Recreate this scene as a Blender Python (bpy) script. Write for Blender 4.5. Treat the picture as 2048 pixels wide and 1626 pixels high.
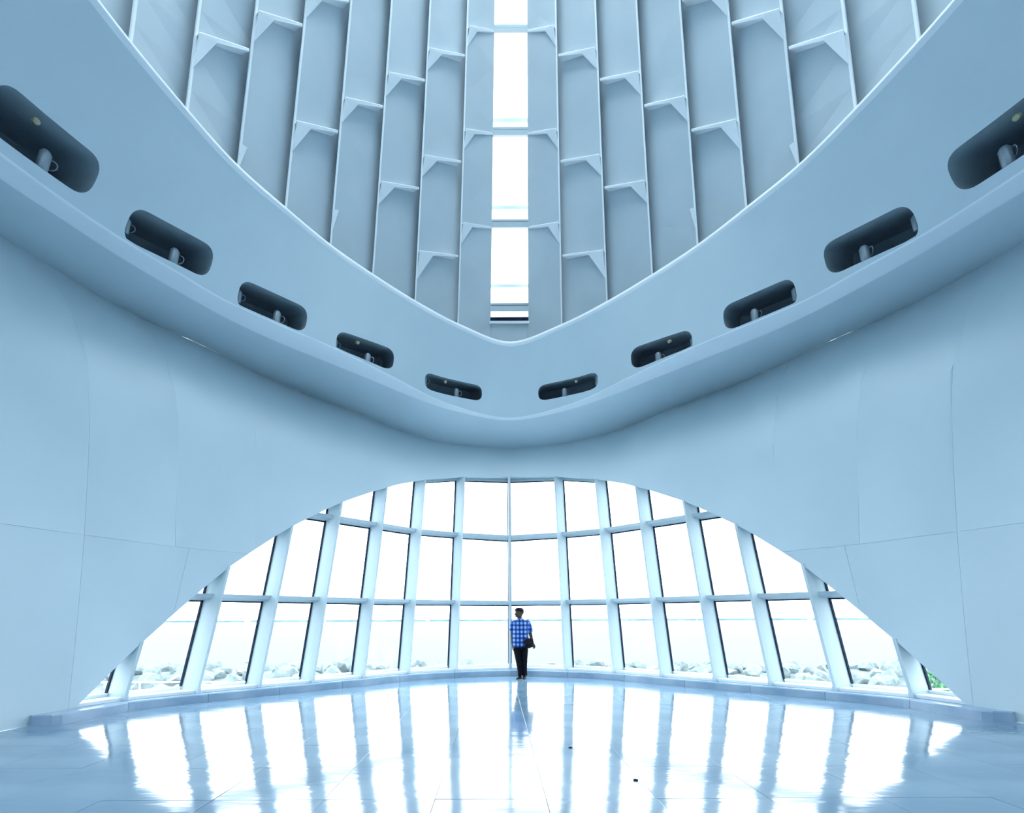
import bpy, bmesh, math, random
import numpy as np
from mathutils import Vector, Matrix
from mathutils.geometry import delaunay_2d_cdt

for o in list(bpy.data.objects):
    bpy.data.objects.remove(o)
random.seed(7)
SC = bpy.context.scene
COL = SC.collection

# ------------------------------------------------------------------ camera, sky, exposure
PITCH, ROLL, FPX, EYE = math.radians(4.0), math.radians(-0.22), 1024.0, 1.5
cam_data = bpy.data.cameras.new('camera')
cam = bpy.data.objects.new('camera', cam_data)
COL.objects.link(cam)
cam_data.sensor_fit = 'HORIZONTAL'
cam_data.sensor_width = 36.0
cam_data.lens = FPX / 2048 * 36.0
PXC, PYC = 993.0, 1236.7 - FPX * math.tan(PITCH)
cam_data.shift_x = (1024 - PXC) / 2048
cam_data.shift_y = (PYC - 813) / 2048
cam_data.clip_end = 6000
_fw = Vector((0, math.cos(PITCH), math.sin(PITCH)))
_up = Vector((0, -math.sin(PITCH), math.cos(PITCH)))
_rt = Vector((1, 0, 0))
_r2 = _rt * math.cos(ROLL) + _up * math.sin(ROLL)
_u2 = -_rt * math.sin(ROLL) + _up * math.cos(ROLL)
_m = Matrix((_r2, _u2, -_fw)).transposed().to_4x4()
_m.translation = Vector((-0.36, 0, EYE))
cam.matrix_world = _m
SC.camera = cam

world = bpy.data.worlds.new('overcast_sky')
SC.world = world
world.use_nodes = True
_bg = world.node_tree.nodes['Background']
_bg.inputs[0].default_value = (0.84, 0.94, 1.0, 1)
_bg.inputs[1].default_value = SKY = 3.4
SC.view_settings.view_transform = 'Standard'
SC.view_settings.look = 'None'
SC.view_settings.gamma = 1.0
SC.view_settings.use_curve_mapping = False
SC.view_settings.exposure = 1.12
try:
    SC.cycles.max_bounces = 10
    SC.cycles.diffuse_bounces = 6
    SC.cycles.transparent_max_bounces = 12
    SC.cycles.use_denoising = True
except Exception:
    pass

# ------------------------------------------------------------------ materials
def mat(name, col, rough=0.5, metal=0.0, ior=1.45, coat=0.0):
    m = bpy.data.materials.new(name)
    m.use_nodes = True
    b = m.node_tree.nodes['Principled BSDF']
    b.inputs['Base Color'].default_value = (*col, 1)
    b.inputs['Roughness'].default_value = rough
    b.inputs['Metallic'].default_value = metal
    b.inputs['IOR'].default_value = ior
    b.inputs['Coat Weight'].default_value = coat
    return m

def noisy(m, c1, c2, scale=3.0, detail=4.0, lo=0.35, hi=0.65, bump=0.0, bscale=None, stretch=(1, 1, 1)):
    nt = m.node_tree
    b = nt.nodes['Principled BSDF']
    tc = nt.nodes.new('ShaderNodeTexCoord')
    mp = nt.nodes.new('ShaderNodeMapping')
    mp.inputs['Scale'].default_value = stretch
    n = nt.nodes.new('ShaderNodeTexNoise')
    n.inputs['Scale'].default_value = scale
    n.inputs['Detail'].default_value = detail
    r = nt.nodes.new('ShaderNodeValToRGB')
    r.color_ramp.elements[0].position = lo
    r.color_ramp.elements[1].position = hi
    r.color_ramp.elements[0].color = (*c1, 1)
    r.color_ramp.elements[1].color = (*c2, 1)
    nt.links.new(tc.outputs['Object'], mp.inputs[0])
    nt.links.new(mp.outputs[0], n.inputs['Vector'])
    nt.links.new(n.outputs['Fac'], r.inputs[0])
    nt.links.new(r.outputs[0], b.inputs['Base Color'])
    if bump:
        n2 = nt.nodes.new('ShaderNodeTexNoise')
        n2.inputs['Scale'].default_value = bscale or scale
        n2.inputs['Detail'].default_value = 3
        bp = nt.nodes.new('ShaderNodeBump')
        bp.inputs['Strength'].default_value = 1.0
        bp.inputs['Distance'].default_value = bump
        nt.links.new(mp.outputs[0], n2.inputs['Vector'])
        nt.links.new(n2.outputs['Fac'], bp.inputs['Height'])
        nt.links.new(bp.outputs[0], b.inputs['Normal'])
    return m

M = {}
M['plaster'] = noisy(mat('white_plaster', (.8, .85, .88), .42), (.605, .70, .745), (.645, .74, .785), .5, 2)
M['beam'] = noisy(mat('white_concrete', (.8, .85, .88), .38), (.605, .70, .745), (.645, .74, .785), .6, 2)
M['white'] = noisy(mat('painted_highlight_white', (.84, .9, .94), .3), (.84, .89, .92), (.88, .92, .95), .8, 2)  # lighter base colour puts the edge highlight into lip, roll, flanges and brackets
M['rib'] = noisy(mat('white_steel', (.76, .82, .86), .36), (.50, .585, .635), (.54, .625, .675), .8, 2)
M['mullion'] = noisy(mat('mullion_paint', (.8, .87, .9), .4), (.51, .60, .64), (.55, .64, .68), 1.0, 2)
M['gasket'] = noisy(mat('black_rubber', (.01, .02, .04), .5), (.006, .012, .03), (.012, .024, .05), 6)
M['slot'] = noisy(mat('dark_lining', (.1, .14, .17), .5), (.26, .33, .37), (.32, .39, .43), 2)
M['gasket'].node_tree.nodes['Principled BSDF'].inputs['Specular IOR Level'].default_value = .1
M['joint'] = noisy(mat('grey_grout', (.2, .26, .32), .6), (.17, .23, .29), (.24, .3, .36), 9)
M['sill'] = noisy(mat('white_sill', (.85, .89, .92), .35), (.82, .87, .9), (.87, .91, .94), 2)
M['curb'] = noisy(mat('curb_marble', (.5, .6, .7), .22), (.20, .31, .44), (.38, .48, .60), 1.6, 7, .3, .7)
M['tile'] = noisy(mat('polished_marble', (.5, .6, .7), .10, ior=1.9), (.15, .25, .36), (.22, .33, .44), .9, 8, .3, .7,
                  bump=.0045, bscale=1.5, stretch=(.5, 1.8, 1))
M['lamp'] = noisy(mat('lamp_metal', (.75, .8, .83), .3, .3), (.28, .34, .38), (.36, .42, .46), 8)
M['lens'] = mat('lamp_glass', (.4, .5, .55), .05, .2)
M['sensor'] = noisy(mat('sensor_plastic', (.8, .8, .7), .4), (.35, .34, .2), (.45, .44, .28), 20)
M['chrome'] = mat('rail_metal', (.8, .85, .88), .3, .4)
M['rock'] = noisy(mat('pale_limestone', (.5, .58, .6), .8), (.11, .15, .16), (.24, .28, .285), 1.5, 8, .3, .7, bump=.03, bscale=3)
M['ground'] = noisy(mat('pale_concrete', (.5, .56, .6), .8), (.07, .10, .11), (.15, .18, .19), 1.4, 6)
M['lake'] = noisy(mat('lake_water', (.2, .3, .36), .6, ior=1.2), (.082, .083, .086), (.088, .089, .092), .02, 4)
M['shore'] = noisy(mat('breakwater_stone', (.07, .16, .18), .9), (.04, .10, .12), (.08, .15, .17), .05)
M['haze_land'] = noisy(mat('distant_land', (.25, .33, .4), .9), (.24, .33, .38), (.28, .37, .42), .02)
M['leaf'] = noisy(mat('shrub_leaf', (.06, .25, .1), .6), (.04, .20, .08), (.10, .34, .14), 4)
M['twig'] = noisy(mat('shrub_wood', (.15, .1, .06), .8), (.12, .08, .05), (.18, .13, .08), 8)

def glass_mat():
    m = bpy.data.materials.new('clear_glass')
    m.use_nodes = True
    nt = m.node_tree
    nt.nodes.clear()
    out = nt.nodes.new('ShaderNodeOutputMaterial')
    mix = nt.nodes.new('ShaderNodeMixShader')
    tr = nt.nodes.new('ShaderNodeBsdfTransparent')
    tr.inputs[0].default_value = (.94, .975, .98, 1)
    gl = nt.nodes.new('ShaderNodeBsdfGlossy')
    gl.inputs['Roughness'].default_value = 0.0
    fr = nt.nodes.new('ShaderNodeFresnel')
    fr.inputs['IOR'].default_value = 1.45
    nt.links.new(fr.outputs[0], mix.inputs[0])
    nt.links.new(tr.outputs[0], mix.inputs[1])
    nt.links.new(gl.outputs[0], mix.inputs[2])
    nt.links.new(mix.outputs[0], out.inputs[0])
    return m
M['glass'] = glass_mat()

# ------------------------------------------------------------------ helpers
def tag(o, label=None, cat=None, group=None, kind=None):
    if label: o['label'] = label
    if cat: o['category'] = cat
    if group: o['group'] = group
    if kind: o['kind'] = kind
    return o

def empty(name, loc=(0, 0, 0), **kw):
    o = bpy.data.objects.new(name, None)
    o.location = loc
    o.empty_display_size = .2
    COL.objects.link(o)
    return tag(o, **kw)

def mesh(name, verts, faces, m, parent=None, smooth=False, origin=None, sharp=None):
    me = bpy.data.meshes.new(name)
    vs = [Vector(v) for v in verts]
    org = Vector(origin) if origin is not None else Vector((0, 0, 0))
    me.from_pydata([v - org for v in vs], [], faces)
    me.materials.append(m)
    if smooth:
        me.polygons.foreach_set('use_smooth', [True] * len(me.polygons))
        if sharp:
            me.set_sharp_from_angle(angle=math.radians(sharp))
    me.update()
    o = bpy.data.objects.new(name, me)
    COL.objects.link(o)
    if parent:
        o.parent = parent
        o.location = org - parent_loc(parent)
    else:
        o.location = org
    return o

def parent_loc(p):
    v = Vector(p.location)
    while p.parent:
        p = p.parent
        v += Vector(p.location)
    return v

class MB:
    def __init__(s): s.v, s.f = [], []
    def add(s, vs, fs):
        n = len(s.v)
        s.v += [Vector(v) for v in vs]
        s.f += [tuple(i + n for i in f) for f in fs]
        return s
    def hexa(s, a, b):            # a, b: two lists of 4 corners
        return s.add(list(a) + list(b), [(3, 2, 1, 0), (4, 5, 6, 7), (0, 1, 5, 4), (1, 2, 6, 5), (2, 3, 7, 6), (3, 0, 4, 7)])
    def box(s, c, h):
        c = Vector(c); x, y, z = h
        a = [c + Vector(p) for p in ((-x, -y, -z), (x, -y, -z), (x, y, -z), (-x, y, -z))]
        b = [p + Vector((0, 0, 2 * z)) for p in a]
        return s.hexa(a, b)
    def tube(s, pts, rads, n=10, caps=True):
        pts = [Vector(p) for p in pts]
        if not hasattr(rads, '__len__'): rads = [rads] * len(pts)
        rings = []
        d0 = (pts[1] - pts[0]).normalized()
        ref = Vector((0, 0, 1)) if abs(d0.z) < .9 else Vector((1, 0, 0))
        for i, p in enumerate(pts):
            d = (pts[min(i + 1, len(pts) - 1)] - pts[max(i - 1, 0)]).normalized()
            a = d.cross(ref).normalized(); b = d.cross(a).normalized()
            rings.append([p + (a * math.cos(t) + b * math.sin(t)) * rads[i] for t in [k * 2 * math.pi / n for k in range(n)]])
        return s.loft(rings, caps)
    def loft(s, rings, caps=True):
        n = len(rings[0]); base = len(s.v)
        for r in rings: s.v += [Vector(p) for p in r]
        for i in range(len(rings) - 1):
            for k in range(n):
                a = base + i * n + k; b = base + i * n + (k + 1) % n
                s.f.append((a, b, b + n, a + n))
        if caps:
            s.f.append(tuple(base + k for k in range(n))[::-1])
            s.f.append(tuple(base + (len(rings) - 1) * n + k for k in range(n)))
        return s
    def make(s, name, m, parent=None, smooth=False, origin=None, sharp=40):
        return mesh(name, s.v, s.f, m, parent, smooth, origin, sharp)

def fixn(o):
    bm = bmesh.new(); bm.from_mesh(o.data)
    bmesh.ops.recalc_face_normals(bm, faces=bm.faces)
    bm.to_mesh(o.data); bm.free()
    return o

# ==GEO-BEGIN
# ------------------------------------------------------------------ plan curves of the hall (metres, symmetric about X = 0)
def smooth_curve(half):
    pts = [(-x, y) for x, y in half[::-1] if x > 1e-6] + [p for p in half]
    P = np.array(pts, float)
    out = []
    for i in range(len(P) - 1):
        p0 = P[max(i - 1, 0)]; p1 = P[i]; p2 = P[i + 1]; p3 = P[min(i + 2, len(P) - 1)]
        d1, d2, d3 = [max(np.linalg.norm(q) ** .5, 1e-4) for q in (p1 - p0, p2 - p1, p3 - p2)]
        for t in np.linspace(0, 1, 12, endpoint=False):
            m1 = (p2 - p1) if i == 0 else ((p1 - p0) / d1 - (p2 - p0) / (d1 + d2) + (p2 - p1) / d2) * d2
            m2 = (p2 - p1) if i == len(P) - 2 else ((p2 - p1) / d2 - (p3 - p1) / (d2 + d3) + (p3 - p2) / d3) * d2
            out.append((2*t**3-3*t*t+1)*p1 + (t**3-2*t*t+t)*m1 + (-2*t**3+3*t*t)*p2 + (t**3-t*t)*m2)
    out.append(P[-1])
    return np.array(out)
CY = 4.0                                             # centre of the polar angles
class Ring:
    def __init__(s, half):
        s.c = smooth_curve(half)
        s.phi = np.unwrap(np.arctan2(s.c[:, 0], s.c[:, 1] - CY))
        s.r = np.hypot(s.c[:, 0], s.c[:, 1] - CY)
    def __call__(s, phi):
        r = np.interp(phi, s.phi, s.r)
        return np.array([r * np.sin(phi), CY + r * np.cos(phi)])
BASE = Ring([(0, 13.66), (1.40, 13.30), (2.52, 12.72), (3.36, 11.90), (4.23, 11.05), (5.05, 10.28), (5.85, 9.50), (6.60, 8.65), (6.85, 7.95), (7.04, 7.2), (7.25, 5), (7.3, 2), (7.3, -16)])
SEAM = Ring([(0.0, 14.563), (1.497, 14.179), (2.819, 13.539), (3.911, 12.621), (5.027, 11.627), (5.564, 10.753), (6.152, 9.576), (6.655, 8.72), (6.976, 7.864), (7.383, 5.992), (7.65, 2.14), (7.65, -16)])
LIP = Ring([(0, 13.09), (1.40, 12.45), (2.38, 11.55), (3.08, 10.75), (3.87, 9.87), (4.54, 9.12), (4.98, 8.5), (5.25, 8.0), (5.69, 7.07), (5.97, 6.28), (6.19, 5.6), (6.4, 3.5), (6.45, 1), (6.45, -16)])
UPP = Ring([(0, 13.06), (1.55, 12.13), (2.59, 10.75), (3.49, 9.55), (4.23, 8.74), (4.79, 8.08), (5.15, 7.39), (5.53, 6.63), (5.82, 5.79), (6.01, 4.87), (6.11, 3.07), (6.16, 1.07), (6.16, -16)])
TOP = Ring([(0, 12.08), (1.17, 11.33), (2.03, 10.47), (2.73, 9.62), (3.32, 8.80), (3.79, 7.95), (4.18, 7.16), (4.43, 6.3), (4.67, 5.10), (4.8, 3.5), (4.9, 1), (4.9, -16)])
Z_SEAM, Z_LIP, Z_TOP = 6.85, 6.7, 8.2
def z_seam(ph): return 6.42 + (Z_SEAM - 6.42) * ease((abs(ph) - .12) / .5)
def z_upp(phi):
    return Z_LIP + .01
def ease(t):
    t = min(max(t, 0), 1); return t * t * (3 - 2 * t)
def lean(x, y):
    return (.0245 + .0021 * abs(x)) * ease((y - 5.5) / 3.2) + .012 * (1 - ease((y - 5.5) / 3.2))
def scaled(s, z):
    x, y = BASE(s)
    return np.array([x * (1 - lean(x, y) * (z - .15)), y])
def WALL(s, z):
    x, y = scaled(s, z)
    if z > 4.7:
        x7, y7 = scaled(s, Z_SEAM)
        ph = math.atan2(x7, y7 - CY)
        tx, ty = SEAM(ph)
        k = ((z - 4.7) / (Z_SEAM - 4.7)) ** 1.7
        x += (tx - x7) * k; y += (ty - y7) * k
        z = 4.7 + (z - 4.7) * (z_seam(ph) - 4.7) / (Z_SEAM - 4.7)
    return np.array([x, y, z])
def wnorm(s):                                        # outward horizontal normal of the wall
    a, b = BASE(s - .01), BASE(s + .01)
    t = b - a; n = np.array([-t[1], t[0], 0]); n /= np.linalg.norm(n)
    c = BASE(s) - np.array([0, CY])
    return n if n[0] * c[0] + n[1] * c[1] > 0 else -n
def GO(s):                                           # vector from the inner edge of the wall to the glass
    a = abs(s); q = math.exp(-a / .12)
    o = np.array([(1 - q) * .31 + .06 * ease((a - .7) / .15), .08 + .30 * math.exp(-a / .09), 0])
    if s < 0: o[0] = -o[0]
    return o
def GN(s): return GO(s) / .42
def FASCIA(phi, v):
    a = TOP(phi); b = UPP(phi)
    return np.array([a[0] + (b[0] - a[0]) * v, a[1] + (b[1] - a[1]) * v, Z_TOP + (z_upp(phi) - Z_TOP) * v])
def SOFFIT(phi, v):
    a = LIP(phi); b = SEAM(phi)
    return np.array([a[0] + (b[0] - a[0]) * v, a[1] + (b[1] - a[1]) * v, Z_LIP + (z_seam(phi) - Z_LIP) * v])
# ==GEO-END

# ------------------------------------------------------------------ walls: (s, z) domain, cut by the arch and split into panels
ARCH = [(0, 5.58), (.148, 5.42), (.28, 5.09), (.32, 4.93), (.41, 4.57), (.447, 4.44), (.547, 4.04), (.583, 3.87), (.633, 3.62), (.679, 3.38), (.713, 3.18), (.768, 2.81),
        (.815, 2.475), (.853, 2.13), (.895, 1.72), (.953, 1.12), (.985, .77), (1.012, .48), (1.044, .15), (1.046, -.3)]
_ax, _az = zip(*ARCH)
def arch_z(s): return float(np.interp(abs(s), _ax, _az))
SMAX = 2.78
SEAMS = {'A': [(.943, 2.75), (1.078, Z_SEAM)],
         'B': [(.762, 2.75), (.884, Z_SEAM)],
         'C': [(1.053, 0), (1.192, Z_SEAM)],
         'D': [(.900, 0), (.913, 2.75)],
         'E': [(1.47, 0), (1.47, Z_SEAM)], 'F': [(1.85, 0), (1.85, Z_SEAM)]}
def seam_s(k, z):
    ss, zz = zip(*SEAMS[k]); return float(np.interp(z, zz, ss))
def cell_of(s, z):
    a = abs(s); sg = 'L' if s < 0 else 'R'
    lines = 'BACEF' if z > 2.75 else 'DCEF'
    n = sum(1 for k in lines if a > seam_s(k, z))
    if z > 2.75 and n == 0: return ('mid', 1, 0)
    return (sg, int(z > 2.75), n)
GAP = .0032
SEAM_END = {'A': 3.6, 'B': 0, 'C': 4.6, 'D': 9, 'E': 9, 'F': 9}
def in_gap(s, z):
    a = abs(s)
    if abs(z - 2.75) < GAP * .5 and a > .5: return True
    return any(abs(a - seam_s(k, z)) * 7.5 < GAP * .5 and z < SEAM_END[k] for k in ('BACEF' if z > 2.75 else 'DCEF'))
def cdt(pts, lines):
    V = [Vector(p) for p in pts]; Ed = []
    for ln in lines:
        b = len(V); V += [Vector(p) for p in ln]
        Ed += [(b + i, b + i + 1) for i in range(len(ln) - 1)]
    r = delaunay_2d_cdt(V, Ed, [], 0, 1e-6)
    return r[0], r[2]
K = 7.5
def dense(line, n=10):
    out = []
    for a, b in zip(line[:-1], line[1:]):
        for t in np.linspace(0, 1, n, endpoint=False):
            out.append((a[0] + (b[0] - a[0]) * t, a[1] + (b[1] - a[1]) * t))
    return out + [line[-1]]
def area2(V, t):
    a, b, c = V[t[0]], V[t[1]], V[t[2]]
    return abs((b.x - a.x) * (c.y - a.y) - (b.y - a.y) * (c.x - a.x)) / 2
pts = []
for i in range(int(2 * SMAX / .03) + 1):
    s = -SMAX + i * .03
    for j in range(1, 29):
        z = j * .25 - .02
        if z < Z_SEAM - .05: pts.append((s * K, z))
lines = []
for sg in (-1, 1):
    lines.append([(sg * s * K, z) for s, z in dense([p for p in ARCH if p[1] >= 0] + [(1.045, 0)], 5)])
    for k, ln in SEAMS.items():
        for d in (-GAP / 2, GAP / 2):
            lines.append([(sg * s * K + d, z) for s, z in dense(ln, 8)])
    for d in (-GAP / 2, GAP / 2):
        lines.append([(sg * s * K, 2.75 + d) for s in np.linspace(.77, SMAX, 60)])
lines.append([(-SMAX * K + i * .2, 0.0) for i in range(int(2 * SMAX * K / .2))] + [(SMAX * K, 0)] + [(SMAX * K, z) for z in np.linspace(.25, Z_SEAM, 20)]
             + [(SMAX * K - i * .2, Z_SEAM) for i in range(1, int(2 * SMAX * K / .2))] + [(-SMAX * K, Z_SEAM), (-SMAX * K, 0)])
cv, ct = cdt(pts, lines)
W3 = [WALL(v.x / K, min(max(v.y, 0), Z_SEAM)) for v in cv]
cells = {}
for t in ct:
    cx = sum(cv[i].x for i in t) / 3 / K; cz = sum(cv[i].y for i in t) / 3
    if area2(cv, t) < 2e-5: continue
    if cz < arch_z(cx) and abs(cx) < 1.0455: continue
    if in_gap(cx, cz): continue
    cells.setdefault(cell_of(cx, cz), []).append(t)
walls = {'L': empty('wall_left', (-7, 6, 0), kind='structure'), 'R': empty('wall_right', (7, 6, 0), kind='structure'),
         'mid': empty('wall_front', (0, 13.9, 0), kind='structure')}
NRM = {}
def wn(s):
    k = round(s, 3)
    if k not in NRM: NRM[k] = wnorm(k)
    return NRM[k]
for key in sorted(cells, key=str):
    tris = cells[key]
    used = sorted({i for t in tris for i in t}); ix = {v: n for n, v in enumerate(used)}
    verts = [W3[i] for i in used]; faces = [tuple(ix[i] for i in t) for t in tris]
    ed = {}
    for f in faces:
        for a, b in zip(f, f[1:] + f[:1]):
            ed[(a, b)] = 1
    n0 = len(verts)
    back = {}
    for (a, b) in list(ed):
        if (b, a) in ed: continue
        for q in (a, b):
            if q not in back:
                back[q] = len(verts)
                verts.append(W3[used[q]] + wn(cv[used[q]].x / K) * .012)
        faces.append((b, a, back[a], back[b]))
    o = mesh('panel', verts, faces, M['plaster'], walls[key[0]], smooth=True, sharp=35,
             origin=np.mean([W3[i] for i in used], axis=0))
# backing sheet behind the panel joints
bt = [t for t in ct if area2(cv, t) > 2e-5 and not (sum(cv[i].y for i in t) / 3 < arch_z(sum(cv[i].x for i in t) / 3 / K) and abs(sum(cv[i].x for i in t) / 3 / K) < 1.0455)]
mesh('backing', [p + wn(v.x / K) * .018 for p, v in zip(W3, cv)], bt, M['plaster'], walls['mid'], smooth=True, origin=(0, 14, 3))
# arch reveal
GOFF = .42
rv = []; rf = []
for i, s in enumerate(np.linspace(-1.044, 1.044, 181)):
    z = arch_z(s)
    rv += [WALL(s, z), WALL(s, z) + GN(s) * (GOFF + .12)]
    if i: rf.append((2 * i - 2, 2 * i, 2 * i + 1, 2 * i - 1))
mesh('arch_reveal', rv, rf, M['plaster'], walls['mid'], smooth=True, origin=(0, 13.9, 5.3))

# ------------------------------------------------------------------ ring beam (trim_1)
ring = empty('trim_1', (0, 12, 7.4), kind='structure')
PH = [math.radians(a) for a in np.arange(-159, 159.01, 1.0)]
def fillet(A, B, C, r, n=5):
    A, B, C = map(Vector, (A, B, C))
    u = (A - B); v = (C - B)
    r = min(r, u.length * .45, v.length * .45)
    p, q = B + u.normalized() * r, B + v.normalized() * r
    return [p * (1 - t) ** 2 + B * 2 * t * (1 - t) + q * t * t for t in np.linspace(0, 1, n)]
def sweep(name, prof, m, parent=None, origin=(0, 12, 7), sharp=None):
    v = []; f = []; n = len(prof(0.0))
    for i, ph in enumerate(PH):
        v += prof(ph)
        if i:
            for k in range(n - 1):
                a = (i - 1) * n + k
                f.append((a, a + 1, a + n + 1, a + n))
    return mesh(name, v, f, m, parent, smooth=True, origin=origin, sharp=sharp)
def rad(ph): return Vector((math.sin(ph), math.cos(ph), 0))
VT, VU = .035, .985           # the fascia sheet between the two rolled edges
def prof_top(ph):
    T = Vector(FASCIA(ph, 0)); out = rad(ph)
    f0 = Vector(FASCIA(ph, VT))
    r = .07
    n = (T - f0).normalized()
    c = T + out * r + Vector((0, 0, 0))
    arc = [f0]
    base = T - n * .03
    side = out * -1
    for t in np.linspace(-.15, math.pi * .9, 11):
        arc.append(c + side * r * math.cos(t) * 1.15 + Vector((0, 0, 1)) * r * math.sin(t) * 1.15)
    arc.append(T + out * .14 + Vector((0, 0, -.06)))
    arc.append(T + out * 2.4 + Vector((0, 0, -.06)))
    return arc
def prof_lip(ph):
    F = Vector(FASCIA(ph, VU)); U = Vector(FASCIA(ph, 1)); L = Vector((*LIP(ph), Z_LIP)); S = Vector(SOFFIT(ph, .03))
    g = 1.0
    return [F] + fillet(F, U, L, .05, 6) + fillet(U, L, S, .035, 6) + [S]
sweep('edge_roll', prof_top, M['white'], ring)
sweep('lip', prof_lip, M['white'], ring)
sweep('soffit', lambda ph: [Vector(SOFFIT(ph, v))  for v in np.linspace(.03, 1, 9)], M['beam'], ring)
# five slots each side: (phi inner, phi outer, v inner, v outer, height)
SLOTS = [(.083, .262, .715, .820, .205), (.367, .556, .790, .910, .255), (.650, .842, .840, .872, .255), (.922, 1.118, .778, .868, .26), (1.198, 1.392, .770, .795, .265), (1.475, 1.67, .765, .795, .265)]
KF = 6.5; KV = 2.0
def slot_loop(sl, sg):
    a, b, va, vb, h = sl
    out = []
    ul, uh = 0.0, 1.0
    L_ = (b - a) * KF; H = h * KV
    e = H * .42
    loop = []
    # inner end (u=0) bulges, outer end (u=1) bulges: rounded rectangle with curved ends
    for t in np.linspace(-math.pi / 2, math.pi / 2, 15):
        loop.append((L_ - e + e * abs(math.cos(t)) ** .8, H / 2 * math.copysign(abs(math.sin(t)) ** .7, math.sin(t))))
    for t in np.linspace(math.pi / 2, 3 * math.pi / 2, 15):
        loop.append((e - e * abs(math.cos(t)) ** .8, H / 2 * math.copysign(abs(math.sin(t)) ** .7, math.sin(t))))
    for x, y in loop:
        u = x / L_
        out.append((sg * (a + (b - a) * u), min(va + (vb - va) * u + y / KV, .972)))
    res = []
    for i, p in enumerate(out):
        q = out[(i + 1) % len(out)]
        d = math.hypot((q[0] - p[0]) * KF, (q[1] - p[1]) * KV)
        n = max(1, int(d / .08))
        res += [(p[0] + (q[0] - p[0]) * t / n, p[1] + (q[1] - p[1]) * t / n) for t in range(n)]
    return res
def inpoly(x, y, P):
    c = False; j = len(P) - 1
    for i in range(len(P)):
        if (P[i][1] > y) != (P[j][1] > y) and x < (P[j][0] - P[i][0]) * (y - P[i][1]) / (P[j][1] - P[i][1]) + P[i][0]: c = not c
        j = i
    return c
loops = [slot_loop(s, sg) for s in SLOTS for sg in (-1, 1)]
pts = [(p * KF, v * KV) for p in PH for v in np.linspace(VT, VU, 13)[1:-1]]
lines = [[(p * KF, VT * KV) for p in PH] + [(PH[-1] * KF, v * KV) for v in np.linspace(VT, VU, 8)[1:]] + [(p * KF, VU * KV) for p in PH[::-1][1:]] + [(PH[0] * KF, v * KV) for v in np.linspace(VU, VT, 8)[1:]]]
lines += [[(p * KF, v * KV) for p, v in lp + lp[:1]] for lp in loops]
def off_loops(x, y):
    for lp in loops:
        if abs(x / KF - lp[0][0]) < .4 and any(math.hypot(x - p * KF, y - v * KV) < .04 for p, v in lp): return False
    return True
pts = [p for p in pts if off_loops(*p)]
fv, ft = cdt(pts, lines)
faces = []
for t in ft:
    if area2(fv, t) < 2e-5: continue
    cx = sum(fv[i].x for i in t) / 3 / KF; cz = sum(fv[i].y for i in t) / 3 / KV
    if any(abs(cx - lp[0][0]) < .4 and inpoly(cx, cz, lp) for lp in loops): continue
    faces.append(tuple(t))
mesh('fascia', [FASCIA(v.x / KF, v.y / KV) for v in fv], faces, M['beam'], ring, smooth=True, origin=(0, 12.5, 7.4))
def fnorm(ph, v):
    a = FASCIA(ph + .01, v) - FASCIA(ph - .01, v); b = FASCIA(ph, v + .02) - FASCIA(ph, v - .02)
    n = Vector(np.cross(a, b)).normalized()
    return n if n.dot(rad(ph)) > 0 else -n
SPOT = []
for i, sl in enumerate(SLOTS):
    for sg in (-1, 1):
        lp = slot_loop(sl, sg); n = len(lp)
        pc, vc = sg * (sl[0] + sl[1]) / 2, (sl[2] + sl[3]) / 2
        nn = fnorm(pc, vc)
        v = [Vector(FASCIA(*p)) for p in lp]
        ctr = sum(v, Vector()) / n
        dd = (rad(pc) + Vector((0, 0, .3))).normalized()
        rings = [v] + [[p + dd * q for p in v] for q in (.15, .4, .7, 1.0)] + [[ctr + (p - ctr) * .8 + dd * 1.1 for p in v]]
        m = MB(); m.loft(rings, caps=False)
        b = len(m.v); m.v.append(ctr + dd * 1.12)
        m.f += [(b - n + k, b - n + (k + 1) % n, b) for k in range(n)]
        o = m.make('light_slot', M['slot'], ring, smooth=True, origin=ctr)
        if i < 5: SPOT.append((i, sg, sl, nn))

# ------------------------------------------------------------------ spotlights in the slots
ORD = ['first', 'second', 'third', 'fourth', 'fifth']
def spotlight(name, p, out, up, sc, label, group):
    root = empty(name, p, label=label, cat='spotlight', group=group)
    p = Vector(p); side = out.cross(up).normalized()
    h = MB(); ax = (up * .9 - out * .35).normalized()
    h.tube([p - ax * .11 * sc, p - ax * .10 * sc, p + ax * .08 * sc, p + ax * .115 * sc], [.05 * sc, .058 * sc, .058 * sc, .03 * sc], 14)
    h.make('housing', M['lamp'], root, True, p)
    r = MB(); rg = []
    c = p + side * .072 * sc
    for t in np.linspace(0, 2 * math.pi, 19)[:-1]:
        d = (ax * math.cos(t) + (side * .75 - out * .6).normalized() * math.sin(t))
        rg.append([c + d * ((.055 + .007 * math.cos(q)) * sc) + side.cross(ax).normalized() * .007 * sc * math.sin(q) for q in (0, 1.57, 3.14, 4.71)])
    rg.append(rg[0])
    r.loft(rg, False); r.make('lens_ring', M['lamp'], root, True, p)
    y = MB(); y.tube([p - ax * .06 * sc, p - ax * .06 * sc + out * .06, p - ax * .06 * sc + out * .12], [.018 * sc] * 3, 8)
    y.make('bracket', M['lamp'], root, True, p)
    return root
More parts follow.
